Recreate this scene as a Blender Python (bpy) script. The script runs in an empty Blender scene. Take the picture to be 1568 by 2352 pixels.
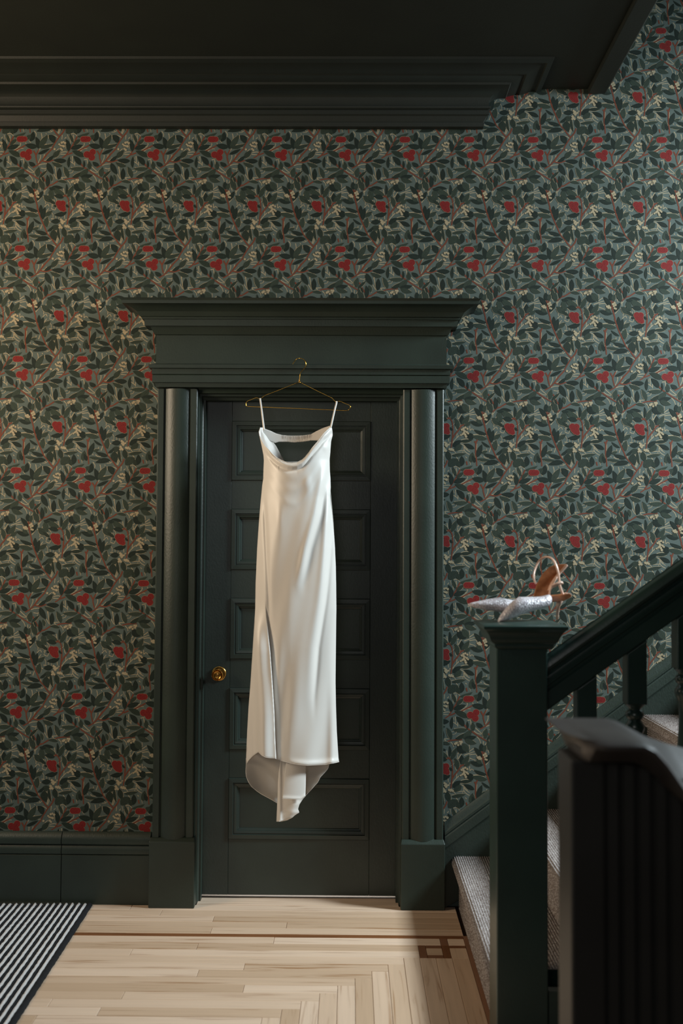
import bpy, bmesh, math, random
import numpy as np
from mathutils import Vector, Matrix

# ------------------------------------------------------------------ camera
sc = bpy.context.scene
F = 2287.0
CAM = np.array([0.0, -4.1, 1.44])
_y = np.array([21 / F, -88 / F, -1.0]); _y /= np.linalg.norm(_y)
_z = np.array([.005, 1, 0.0]); _z -= _z.dot(_y) * _y; _z /= np.linalg.norm(_z)
_x = np.cross(_y, _z)
RW = np.array([_x, _y, _z])
cam_d = bpy.data.cameras.new('camera')
cam = bpy.data.objects.new('camera', cam_d)
sc.collection.objects.link(cam)
m = Matrix([list(RW[0]), list(RW[1]), list(RW[2])]).to_4x4()
m.translation = Vector(CAM)
cam.matrix_world = m
cam_d.sensor_fit = 'VERTICAL'
cam_d.sensor_height = 36.0
cam_d.lens = 36.0 * F / 2352.0
cam_d.dof.use_dof = True
cam_d.dof.focus_distance = 4.02
cam_d.dof.aperture_fstop = 2.0
cam_d.clip_start = .05
sc.camera = cam

def at(px, py, Y=None, Z=None):
    """world point on the plane Y (or Z) seen at a photo pixel"""
    d = RW @ np.array([(px - 784) / F, -(py - 1176) / F, -1])
    t = (Y - CAM[1]) / d[1] if Y is not None else (Z - CAM[2]) / d[2]
    return CAM + t * d

# ------------------------------------------------------------------ light
sc.view_settings.view_transform = 'Standard'
sc.view_settings.look = 'None'
sc.view_settings.gamma = 1
sc.view_settings.use_curve_mapping = False
sc.view_settings.exposure = 0.0
w = bpy.data.worlds.new('world'); sc.world = w; w.use_nodes = True
w.node_tree.nodes['Background'].inputs[0].default_value = (.55, .6, .62, 1)
w.node_tree.nodes['Background'].inputs[1].default_value = .06

def area(name, loc, target, size, power, color, sy=None, spread=180):
    l = bpy.data.lights.new(name, 'AREA'); l.energy = power; l.color = color
    l.shape = 'RECTANGLE'; l.size = size; l.size_y = sy or size
    l.spread = math.radians(spread)
    o = bpy.data.objects.new(name, l); sc.collection.objects.link(o)
    o.location = loc
    o.rotation_euler = (Vector(target) - Vector(loc)).to_track_quat('-Z', 'Y').to_euler()
    return o
area('stair_window_light', (3.30, -.80, 3.15), (0, -.45, .5), .65, 118, (.81, .94, 1.0), .8, 125)
area('hall_window_light', (-2.85, -1.45, 2.25), (.1, 0, 2.15), .9, 28, (1.0, .81, .59), 1.1, 120)
area('front_fill_light', (-.9, -5.6, 2.2), (-.2, 0, 1.2), 1.4, 13, (.98, .97, .95), 1.6)  # unseen soft fill added behind the camera, no door there
area('next_room_light', (-.2, .42, .35), (-.2, 0.1, 0), .7, 3, (.8, .9, 1.0), .1)
_l = bpy.data.lights.new('wall_lamp', 'POINT'); _l.energy = 8; _l.color = (1, .62, .32); _l.shadow_soft_size = .09
_o = bpy.data.objects.new('wall_lamp', _l); sc.collection.objects.link(_o); _o.location = (-2.05, -.85, 2.6)

# ------------------------------------------------------------------ helpers
COL = sc.collection
def lin(c):
    return tuple((v / 12.92 if v <= .04045 else ((v + .055) / 1.055) ** 2.4) for v in [x / 255 for x in c])

def mesh(name, verts, faces, mat, parent=None, smooth=False, kind=None, label=None):
    me = bpy.data.meshes.new(name)
    me.from_pydata([tuple(v) for v in verts], [], [tuple(f) for f in faces])
    me.validate(); me.update()
    if mat: me.materials.append(mat)
    if smooth:
        me.polygons.foreach_set('use_smooth', [True] * len(me.polygons))
    o = bpy.data.objects.new(name, me); COL.objects.link(o)
    if parent: o.parent = parent
    if kind: o['kind'] = kind
    if label: o['label'] = label
    return o

def thing(name, label, cat, loc=(0, 0, 0), group=None):
    o = bpy.data.objects.new(name, None); COL.objects.link(o)
    o.empty_display_size = .05
    o.location = loc
    o['label'] = label; o['category'] = cat
    if group: o['group'] = group
    return o

def to_local(o, parent):
    """meshes are written in world coordinates: keep them there under a moved empty"""
    o.matrix_parent_inverse = Matrix.Translation(parent.location).inverted()
    return o

class MB:
    def __init__(s): s.v = []; s.f = []
    def add(s, v, f):
        n = len(s.v); s.v += [tuple(map(float, p)) for p in v]; s.f += [tuple(n + i for i in q) for q in f]; return s
    def box(s, x0, x1, y0, y1, z0, z1):
        v = [(x, y, z) for x in (x0, x1) for y in (y0, y1) for z in (z0, z1)]
        return s.add(v, [(0, 1, 3, 2), (4, 6, 7, 5), (0, 4, 5, 1), (2, 3, 7, 6), (0, 2, 6, 4), (1, 5, 7, 3)])
    def rings(s, rings, closed=True, cap=True):
        """rings: equal length loops"""
        n = len(rings[0]); v = [p for r in rings for p in r]; f = []
        for i in range(len(rings) - 1):
            for j in range(n if closed else n - 1):
                a = i * n + j; b = i * n + (j + 1) % n
                f.append((a, b, b + n, a + n))
        if cap and closed:
            f.append(tuple(range(n))[::-1]); f.append(tuple((len(rings) - 1) * n + j for j in range(n)))
        return s.add(v, f)
    def frames(s, levels):
        """levels: (z, x0, x1, y0, y1)"""
        return s.rings([[(x0, y0, z), (x1, y0, z), (x1, y1, z), (x0, y1, z)] for z, x0, x1, y0, y1 in levels])
    def lathe(s, prof, c, n=20, axis='z'):
        R = []
        for r, h in prof:
            ring = []
            for k in range(n):
                a = 2 * math.pi * k / n
                if axis == 'z': ring.append((c[0] + r * math.cos(a), c[1] + r * math.sin(a), c[2] + h))
                else: ring.append((c[0] + r * math.cos(a), c[1] - h, c[2] + r * math.sin(a)))
            R.append(ring)
        return s.rings(R)
    def tube(s, pts, r, n=8, sub=0, closed=False):
        P = [np.array(p, float) for p in pts]
        if sub: P = catmull(P, sub)
        R = []; up = None
        for i, p in enumerate(P):
            t = P[min(i + 1, len(P) - 1)] - P[max(i - 1, 0)]
            t /= np.linalg.norm(t) + 1e-12
            if up is None:
                up = np.cross(t, [0, 1, 0]); 
                if np.linalg.norm(up) < .1: up = np.cross(t, [1, 0, 0])
            up = up - up.dot(t) * t; up /= np.linalg.norm(up)
            b = np.cross(t, up)
            rr = r[i * (len(r) - 1) // max(1, len(P) - 1)] if isinstance(r, (list, tuple)) else r
            ra, rb = rr if isinstance(rr, tuple) else (rr, rr)
            R.append([p + ra * math.cos(2 * math.pi * k / n) * up + rb * math.sin(2 * math.pi * k / n) * b for k in range(n)])
        return s.rings(R)
    def obj(s, name, mat, parent=None, smooth=False, **k):
        return mesh(name, s.v, s.f, mat, parent, smooth, **k)

def catmull(P, sub):
    out = []
    for i in range(len(P) - 1):
        p0 = P[max(i - 1, 0)]; p1 = P[i]; p2 = P[i + 1]; p3 = P[min(i + 2, len(P) - 1)]
        for k in range(sub):
            t = k / sub
            out.append(.5 * (2 * p1 + (p2 - p0) * t + (2 * p0 - 5 * p1 + 4 * p2 - p3) * t * t + (3 * p1 - p0 - 3 * p2 + p3) * t ** 3))
    out.append(P[-1]); return out

def bevel(o, wd=.002, seg=2):
    b = o.modifiers.new('bevel', 'BEVEL'); b.width = wd; b.segments = seg; b.limit_method = 'ANGLE'; b.angle_limit = math.radians(40)
    return o

def autosmooth(o, deg=35):
    me = o.data
    me.polygons.foreach_set('use_smooth', [True] * len(me.polygons))
    me.set_sharp_from_angle(angle=math.radians(deg))
    return o

# ------------------------------------------------------------------ materials
def newmat(name):
    mt = bpy.data.materials.new(name); mt.use_nodes = True
    nt = mt.node_tree; b = nt.nodes['Principled BSDF']
    return mt, nt, b
def noise(nt, scale, detail=3, vec=None, mapping=None):
    n = nt.nodes.new('ShaderNodeTexNoise'); n.inputs['Scale'].default_value = scale; n.inputs['Detail'].default_value = detail
    tc = nt.nodes.new('ShaderNodeTexCoord')
    if mapping:
        mp = nt.nodes.new('ShaderNodeMapping'); mp.inputs['Scale'].default_value = mapping
        nt.links.new(tc.outputs['Object'], mp.inputs[0]); nt.links.new(mp.outputs[0], n.inputs['Vector'])
    else: nt.links.new(tc.outputs['Object'], n.inputs['Vector'])
    return n
def bump(nt, b, src, strength, dist):
    bp = nt.nodes.new('ShaderNodeBump'); bp.inputs['Strength'].default_value = strength; bp.inputs['Distance'].default_value = dist
    nt.links.new(src, bp.inputs['Height']); nt.links.new(bp.outputs[0], b.inputs['Normal'])
def ramp(nt, src, stops):
    r = nt.nodes.new('ShaderNodeValToRGB'); e = r.color_ramp.elements
    while len(e) < len(stops): e.new(.5)
    for i, (p, c) in enumerate(stops): e[i].position = p; e[i].color = (*c, 1)
    nt.links.new(src, r.inputs[0]); return r

def paint(name, rgb, rough=.4, bs=.25, spec=.5):
    mt, nt, b = newmat(name)
    c = lin(rgb)
    n = noise(nt, 6, 4)
    r = ramp(nt, n.outputs[0], [(.3, tuple(x * .86 for x in c)), (.7, tuple(min(1, x * 1.14) for x in c))])
    nt.links.new(r.outputs[0], b.inputs['Base Color'])
    b.inputs['Roughness'].default_value = rough
    b.inputs['Specular IOR Level'].default_value = spec
    n2 = noise(nt, 160, 4, mapping=(1, 1, .6))
    bump(nt, b, n2.outputs[0], bs, .002)
    return mt
M = {}
M['paint'] = paint('dark_green_paint', (42, 53, 46), .42, .3)
M['paint_old'] = paint('worn_green_paint', (46, 58, 52), .45, .5)
M['door'] = paint('door_green_paint', (44, 54, 49), .38, .22)
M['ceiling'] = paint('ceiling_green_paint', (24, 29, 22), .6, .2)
M['newel'] = paint('newel_green_paint', (44, 66, 61), .30, .15, .9)
M['front'] = paint('dark_brown_paint', (50, 50, 48), .45, .2, .5)
M['cap'] = paint('lit_grey_brown_paint', (72, 68, 67), .36, .3, .7)  # half wall paint lightened for the cap: light on its top put into the colour
M['plain'] = paint('plain_wall_paint', (62, 68, 60), .8, .2)
def metal(name, rgb, rough):
    mt, nt, b = newmat(name); b.inputs['Base Color'].default_value = (*lin(rgb), 1)
    b.inputs['Metallic'].default_value = 1; b.inputs['Roughness'].default_value = rough
    n = noise(nt, 40); bump(nt, b, n.outputs[0], .05, .001); return mt
M['gold'] = metal('polished_gold_wire', (225, 178, 84), .18)
M['brass'] = metal('aged_brass', (190, 140, 70), .25)

def satin(name, rgb, rough=.38):
    mt, nt, b = newmat(name); b.inputs['Base Color'].default_value = (*lin(rgb), 1)
    b.inputs['Roughness'].default_value = rough
    b.inputs['Sheen Weight'].default_value = .25; b.inputs['Sheen Roughness'].default_value = .4
    b.inputs['Specular IOR Level'].default_value = .55
    n = noise(nt, 900, 2, mapping=(1, 1, .35)); bump(nt, b, n.outputs[0], .12, .0006)
    return mt
M['satin'] = satin('ivory_satin', (226, 221, 214))
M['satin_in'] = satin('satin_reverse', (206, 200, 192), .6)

def wood(name, light, dark, axis, rough=.33):
    mt, nt, b = newmat(name)
    mp = (1.2, 26, 26) if axis == 'x' else (26, 1.2, 26)
    oi = nt.nodes.new('ShaderNodeObjectInfo')
    tc = nt.nodes.new('ShaderNodeTexCoord'); mpn = nt.nodes.new('ShaderNodeMapping'); mpn.inputs['Scale'].default_value = mp
    addv = nt.nodes.new('ShaderNodeVectorMath'); addv.operation = 'ADD'
    ml = nt.nodes.new('ShaderNodeVectorMath'); ml.operation = 'SCALE'
    cmb = nt.nodes.new('ShaderNodeCombineXYZ')
    for i in range(3): nt.links.new(oi.outputs['Random'], cmb.inputs[i])
    nt.links.new(cmb.outputs[0], ml.inputs[0]); ml.inputs['Scale'].default_value = 53
    nt.links.new(tc.outputs['Object'], mpn.inputs[0]); nt.links.new(mpn.outputs[0], addv.inputs[0]); nt.links.new(ml.outputs[0], addv.inputs[1])
    n = nt.nodes.new('ShaderNodeTexNoise'); n.inputs['Scale'].default_value = 2.2; n.inputs['Detail'].default_value = 6; n.inputs['Distortion'].default_value = .7
    nt.links.new(addv.outputs[0], n.inputs['Vector'])
    r = ramp(nt, n.outputs[0], [(.25, dark), (.42, light), (.8, tuple(min(1, c * 1.12) for c in light))])
    hs = nt.nodes.new('ShaderNodeHueSaturation')
    mr = nt.nodes.new('ShaderNodeMapRange'); mr.inputs['To Min'].default_value = .82; mr.inputs['To Max'].default_value = 1.12
    nt.links.new(oi.outputs['Random'], mr.inputs['Value']); nt.links.new(mr.outputs[0], hs.inputs['Value'])
    mr2 = nt.nodes.new('ShaderNodeMapRange'); mr2.inputs['To Min'].default_value = 1.12; mr2.inputs['To Max'].default_value = .9
    nt.links.new(oi.outputs['Random'], mr2.inputs['Value']); nt.links.new(mr2.outputs[0], hs.inputs['Saturation'])
    nt.links.new(r.outputs[0], hs.inputs['Color']); nt.links.new(hs.outputs[0], b.inputs['Base Color'])
    b.inputs['Roughness'].default_value = rough
    bump(nt, b, n.outputs[0], .1, .001)
    return mt
M['oak_x'] = wood('pale_oak_along', lin((214, 186, 160)), lin((170, 130, 96)), 'x')
M['oak_y'] = wood('pale_oak_across', lin((214, 186, 160)), lin((170, 130, 96)), 'y')
M['walnut_x'] = wood('walnut_strip_along', lin((132, 90, 62)), lin((92, 58, 38)), 'x')
M['walnut_y'] = wood('walnut_strip_across', lin((132, 90, 62)), lin((92, 58, 38)), 'y')
M['joint'] = paint('dark_floor_joint', (70, 48, 32), .9)

# ------------------------------------------------------------------ wallpapered wall (printed pattern as coloured inlay on the wall mesh)
XA, XB = -.63, .213          # door opening
ZT = 2.085                   # top of the opening
OPX = 1.052                  # left edge of the stairwell opening in the ceiling
CZ = 3.371                   # ceiling height
C_BG, C_D, C_M, C_M2 = lin((93, 106, 101)), lin((33, 45, 39)), lin((54, 66, 56)), lin((44, 56, 47))
C_CR, C_RED, C_RED2, C_BR, C_CAL = lin((176, 163, 134)), lin((128, 37, 35)), lin((108, 30, 30)), lin((122, 66, 48)), lin((80, 70, 50))
B = 1359
LEAVES = [ # base x, y, tip x, y, width, tone (0 dark 1 mid 2 between)
(380,110,70,175,115,0),(215,330,0,345,130,0),(190,460,0,500,140,1),(60,540,120,810,175,2),(180,490,235,800,75,2),(300,490,370,740,130,2),
(430,390,620,235,130,0),(640,340,440,470,130,1),(600,260,885,240,85,2),(940,440,690,320,105,0),(900,220,760,60,150,0),(1240,205,885,125,120,1),
(1000,645,1120,330,125,0),(1340,290,1400,-10,130,0),(1400,205,1568,80,110,1),(1440,480,1460,220,130,1),(1270,130,1290,-70,90,0),(1230,95,930,-20,90,0),
(1310,400,1110,260,60,0),(1110,540,1250,490,80,1),(1460,655,1165,560,100,0),(1010,680,1310,715,80,1),(1520,755,1155,815,125,0),(1461,580,1600,460,70,0),
(410,605,740,550,85,1),(610,870,640,610,130,0),(850,770,900,520,140,1),(950,770,880,600,90,0),(330,860,560,690,190,1),(590,890,540,700,90,2),(510,1085,430,870,80,1),
(1000,1065,1080,820,130,0),(930,1010,1020,900,110,1),(600,945,900,840,80,1),(1210,1245,1140,950,120,0),(1230,1215,1425,900,140,1),(1220,1205,1580,1110,95,1),
(1610,1060,1450,905,150,0),(1180,1195,885,1140,135,0),(450,1240,740,1150,120,0),(520,1150,700,1000,95,1),(400,1310,325,1000,110,0),(50,1100,-30,900,110,0),
(30,1460,195,1280,130,1),(780,1440,480,1290,130,2),(1200,1375,1480,1240,80,0),(1310,1100,1360,1000,60,1),
(350,180+B,40,160+B,120,0),(410,350+B,430,60+B,75,0),(700,285+B,520,60+B,125,0),(785,365+B,430,370+B,105,1),(400,600+B,290,320+B,115,1),(170,645+B,185,355+B,120,0),
(255,310+B,0,210+B,110,1),(500,590+B,720,450+B,100,2),(680,570+B,880,370+B,140,1),(700,575+B,990,530+B,115,0),(720,600+B,990,690+B,120,1),(370,715+B,140,680+B,80,1),
(540,760+B,760,900+B,170,0),(670,690+B,810,900+B,150,1),(0,830+B,280,850+B,95,0),(320,1015+B,30,830+B,150,1),(360,1010+B,355,745+B,65,0),(390,1075+B,520,790+B,120,1),
(300,1085+B,60,1040+B,115,0),(-20,870+B,50,1130+B,130,1),(555,1295+B,480,1030+B,115,1),(620,1175+B,640,960+B,110,0),(640,1175+B,820,960+B,125,1),(1150,1195+B,830,1110+B,115,0),
(990,1080+B,1120,1160+B,100,1),(700,1220+B,860,1115+B,90,1),(1120,1015+B,935,780+B,105,0),(1120,875+B,1100,685+B,110,0),(1180,885+B,1210,720+B,100,1),(1360,900+B,1240,600+B,130,1),
(1440,825+B,1430,525+B,100,0),(1500,520+B,1550,690+B,80,1),(1200,575+B,1230,335+B,130,1),(1140,300+B,985,205+B,105,0),(920,390+B,900,190+B,100,1),(1430,230+B,1585,515+B,130,0),
(1240,600+B,1430,420+B,70,2),(1400,185+B,1580,45+B,85,0),(1200,1155+B,1345,920+B,105,0),(1360,1030+B,1575,1205+B,145,1),(1480,850+B,1640,870+B,80,0),(775,355+B,770,165+B,50,0),
(60,1290+B,150,1280+B,60,0),(430,1330+B,350,1245+B,50,0),(90,1240+B,-60,1120+B,80,2),(1350,700+B,1290,560+B,60,2),(870,1000+B,700,1090+B,0,1)]
BRANCH = [[(1541,1240),(1340,1460)],[(0,720),(90,860),(170,940)],[(300,720),(260,830),(170,940),(60,1110),(0,1230)],[(1200,-30),(1240,110),(1320,320),(1400,500),(1460,640),(1541,735)],
[(430,-30),(420,180),(390,410)],[(550,10),(470,110),(430,190)],[(940,260),(975,310),(970,520),(990,720),(1000,850)],[(1015,210),(975,310)],
[(600,940),(510,1130),(400,1300),(340,1400),(250,1460)],[(750,740),(770,830)],[(890,1160),(700,1260),(580,1310)],[(490,1340),(370,1390)],
[(1090,1290),(1150,1400),(1150,90+B),(1190,250+B)],[(1150,1400),(1220,1260)],[(1430,-5+B),(1300,175+B),(1200,280+B),(1080,350+B)],[(1310,180+B),(1430,210+B),(1541,175+B)],[(0,175+B),(40,160+B)],
[(660,180+B),(720,280+B),(800,350+B),(900,420+B),(1060,530+B),(1230,630+B)],[(650,595+B),(400,620+B),(300,650+B)],[(150,680+B),(0,775+B)],[(1541,775+B),(1480,790+B),(1360,890+B)],
[(1330,570+B),(1400,690+B),(1500,760+B)],[(1270,450+B),(1300,510+B)],[(200,940+B),(350,1040+B),(415,1130+B),(430,1330+B)],[(690,1190+B),(620,1230+B),(560,1330+B)],[(620,1190+B),(600,1260+B)],
[(1120,870+B),(1150,1080+B),(1190,1230+B),(1215,1320+B)],[(200,1060+B),(330,1050+B)],[(560,1330+B),(480,1420+B)],[(1180,890+B),(1140,960+B)]]
DOTS = [(620,110),(660,85),(690,60),(720,100),(740,145),(760,40),(790,70),(715,20),(240,290),(270,320),(250,350),(300,350),(280,380),(330,340),(215,430),(240,460),(210,490),(260,490),(350,450),(400,440),(430,470),(380,470),
(230,1090),(270,1075),(310,1100),(170,1130),(200,1160),(240,1170),(210,1240),(240,1270),(280,1180),(60,1250),(600,650+B),(640,655+B),(620,700+B),(560,730+B),(490,700+B),(520,680+B),
(1020,1020+B),(1060,1010+B),(1050,1050+B),(1090,1045+B),(1160,960+B),(1200,930+B),(1220,980+B),(1180,1010+B),(1200,1060+B),(1230,1070+B),(640,1310+B),(680,1280+B),(725,1260+B),(775,1290+B),(690,1330+B)]
REDS = [(752,1005,76),(868,1005,72),(810,1005,78),(845,1382,84),(982,1322,80),(962,1455,82),(900,1400,70),(185,1230+B,80),(280,1228+B,74),(262,1330+B,90),(305,1378+B,58),(225,1290+B,90)]
LINES = [[(530,70),(520,170)],[(590,110),(470,230),(430,310)],[(700,390),(740,450),(830,510)],[(620,330),(700,360),(780,460)],[(530,490),(680,480)],[(690,400),(700,480),(760,540),(830,580)],
[(870,130),(910,100),(1040,90)],[(900,210),(740,200),(620,230)],[(1000,650),(990,520),(1000,320)],[(1290,520),(1330,410)],[(1100,800),(1150,870),(1140,940)],[(1270,860),(1290,960),(1270,1080)],
[(130,860),(160,760),(210,690)],[(150,870),(200,740)],[(240,900),(230,1010)],[(450,870),(540,870),(600,930)],[(420,960),(440,1060),(430,1140)],[(510,900),(520,1000),(530,1080)],[(770,1100),(760,1180),(600,1290)],
[(640,1340),(760,1240),(850,1240)],[(60,1440),(100,1290),(180,1230)],[(210,1330),(330,1310),(380,1340)],[(200,1370),(330,1380)],[(1240,1180),(1320,1160),(1400,1120)],[(1330,1210),(1541,1210)],[(1160,1380),(1290,1180)],
[(1260,30+B),(1260,110+B),(1200,240+B)],[(1360,20+B),(1330,110+B)],[(1330,180+B),(1400,160+B),(1460,90+B)],[(490,60+B),(500,240+B)],[(440,190+B),(550,270+B)],[(550,200+B),(550,300+B)],[(850,150+B),(870,290+B)],
[(780,150+B),(870,130+B)],[(960,320+B),(1080,430+B),(1130,460+B)],[(930,400+B),(1020,460+B),(1110,470+B)],[(1220,290+B),(1300,260+B),(1430,250+B)],[(1130,440+B),(1140,560+B)],[(1280,360+B),(1400,380+B)],
[(70,290+B),(100,470+B),(130,640+B)],[(30,470+B),(110,620+B)],[(0,540+B),(20,600+B),(15,700+B)],[(230,590+B),(370,580+B)],[(380,660+B),(440,720+B),(450,780+B)],[(240,600+B),(280,650+B)],[(1000,530+B),(1060,600+B),(1090,690+B)],
[(1150,640+B),(1150,720+B)],[(1190,730+B),(1230,660+B)],[(820,880+B),(930,800+B)],[(700,970+B),(830,920+B),(950,880+B)],[(820,960+B),(970,940+B),(1000,1000+B)],[(810,1030+B),(960,1080+B)],[(560,1060+B),(640,930+B),(680,900+B)],
[(580,850+B),(560,940+B),(530,930+B)],[(550,1060+B),(540,960+B)],[(290,860+B),(310,980+B),(340,1040+B)],[(380,1060+B),(380,930+B)],[(150,950+B),(260,1020+B),(330,1060+B)],[(100,930+B),(110,1030+B)],[(490,1200+B),(500,1290+B),(530,1330+B)],
[(690,1180+B),(760,1110+B)],[(1380,900+B),(1375,1010+B)],[(1510,930+B),(1440,1040+B)],[(1260,840+B),(1280,910+B)],[(1340,1050+B),(1400,1150+B),(1400,1250+B)],[(1210,1190+B),(1300,1080+B)],[(830,1230+B),(830,1330+B)],
[(840,1330+B),(880,1290+B),(930,1330+B)],[(1460,1240+B),(1490,1300+B)],[(40,1130+B),(40,1250+B),(10,1330+B)],[(1110,920+B),(1090,880+B)],[(1380,1310+B),(1450,1240+B)],[(180,600),(240,700)],[(390,640),(400,740)],[(600,760),(600,880)],
[(500,620),(560,700)],[(400,570),(500,560)],[(440,470),(510,560)],[(730,630),(760,660)],[(0,20),(90,60),(120,-20)],[(0,270),(90,280)],[(320,180),(330,270)],[(1060,70),(1150,130),(1190,190)],[(1140,60),(1220,130)],[(1420,100),(1480,20)],
[(1480,600),(1490,680),(1541,720)],[(1160,620),(1210,660),(1300,660)],[(1090,600),(1100,630)],[(1530,360),(1480,320)],[(1400,800),(1480,780),(1520,820)],[(1380,860),(1400,880)],[(0,910),(90,930),(140,980)],[(300,990),(340,950)],[(1440,900),(1450,990)],
[(900,1090),(910,1130)],[(980,1040),(1020,1090)],[(700,1170),(740,1190)],[(1460,330),(1360,310)],[(1230,520),(1230,430)]]

def tile_polys():
    """list of (polygon points, colour, depth layer); y runs down"""
    rnd = random.Random(4)
    out = []
    def ribbon(pts, w0, w1, col, lay):
        P = [np.array(p, float) for p in pts]
        if len(P) > 2: P = catmull(P, 2)
        L = []; R = []
        for i, p in enumerate(P):
            t = P[min(i + 1, len(P) - 1)] - P[max(i - 1, 0)]; t /= np.linalg.norm(t) + 1e-9
            n = np.array([-t[1], t[0]]); wd = (w0 + (w1 - w0) * i / (len(P) - 1)) / 2
            L.append(p + n * wd); R.append(p - n * wd)
        for i in range(len(P) - 1):
            out.append(([L[i], L[i + 1], R[i + 1], R[i]], col, lay))
    for q, ln in enumerate(LINES): ribbon(ln, 20, 13, C_CR, .5 + .02 * q)
    for q in range(34):   # fine stems between
        x, y = rnd.uniform(0, 1541), rnd.uniform(0, 2690); a = rnd.uniform(-.9, .9) + math.pi / 2; l = rnd.uniform(70, 170)
        ribbon([(x, y), (x + l * .5 * math.cos(a) + rnd.uniform(-20, 20), y + l * .5 * math.sin(a)), (x + l * math.cos(a + .4), y + l * math.sin(a + .4))], 14, 9, C_CR, 2.4 + .02 * q)
    for q, br in enumerate(BRANCH): ribbon(br, 34, 26, C_BR, 3.1 + .02 * q)
    k = 0
    for bx, by, tx, ty, wd, tone in LEAVES:
        if wd == 0: continue
        k += 1
        b = np.array([bx, by], float); t = np.array([tx, ty], float); d = t - b; n = np.array([-d[1], d[0]]); n /= np.linalg.norm(n)
        bend = rnd.uniform(-.09, .09) * np.linalg.norm(d)
        col = (C_D, C_M, C_M2)[tone]; f = rnd.uniform(.9, 1.12); col = tuple(c * f for c in col)
        up = []; dn = []
        for s in (0, .12, .28, .46, .64, .8, .92, 1):
            h = .51 * wd * math.sin(math.pi * s ** .85) ** .8 if 0 < s < 1 else 0
            c = b + d * s + n * bend * 4 * s * (1 - s)
            up.append(c + n * h); dn.append(c - n * h)
        lay = 4 + .02 * k
        rim = [p + (p - (b + d * .5)) * .0 + n * 5 for p in up[1:-1]]
        out.append((up + dn[-2:0:-1], col, lay))
        # lighter outline on one side and a midrib
        side = up if rnd.random() < .5 else dn; sg = 1 if side is up else -1
        if tone and rnd.random() < .8:
            for i in range(1, 6):
                out.append(([side[i], side[i + 1], side[i + 1] + sg * n * 7, side[i] + sg * n * 7], C_CR, lay - .3))
        mid = [(up[i] + dn[i]) / 2 for i in (0, 2, 4, 6)]
        dk = tuple(c * (1.35 if tone == 0 else .72) for c in col)
        for i in range(3): out.append(([mid[i] + n * 4, mid[i + 1] + n * 3, mid[i + 1] - n * 3, mid[i] - n * 4], dk, lay + .01))
    for i, (x, y) in enumerate(DOTS):
        r = rnd.uniform(24, 33)
        out.append(([(x + (r + 5) * math.cos(a), y + (r + 5) * math.sin(a)) for a in np.linspace(0, 2 * math.pi, 7)[:-1]], C_CAL, 5.9 + .015 * i))
        out.append(([(x + r * math.cos(a + .3), y + r * math.sin(a + .3)) for a in np.linspace(0, 2 * math.pi, 8)[:-1]], C_CR, 6.9 + .02 * i))
    for i, (x, y, r) in enumerate(REDS):
        out.append(([(x + (r + 4) * math.cos(a), y + (r + 4) * math.sin(a)) for a in np.linspace(0, 2 * math.pi, 15)[:-1]], C_CR, 8.2 + .02 * i))
    for i, (x, y, r) in enumerate(REDS):
        out.append(([(x + r * math.cos(a), y + r * math.sin(a)) for a in np.linspace(0, 2 * math.pi, 15)[:-1]], C_RED, 8.5 + .04 * i))
        for _ in range(3):
            a = rnd.uniform(0, 6.28); q = rnd.uniform(.1, .7) * r; cx, cy = x + q * math.cos(a), y + q * math.sin(a); e = 9
            out.append(([(cx - e, cy), (cx, cy - e), (cx + e, cy), (cx, cy + e)], C_RED2, 9.05 + .04 * i + .01 * _))
    return out

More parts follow.
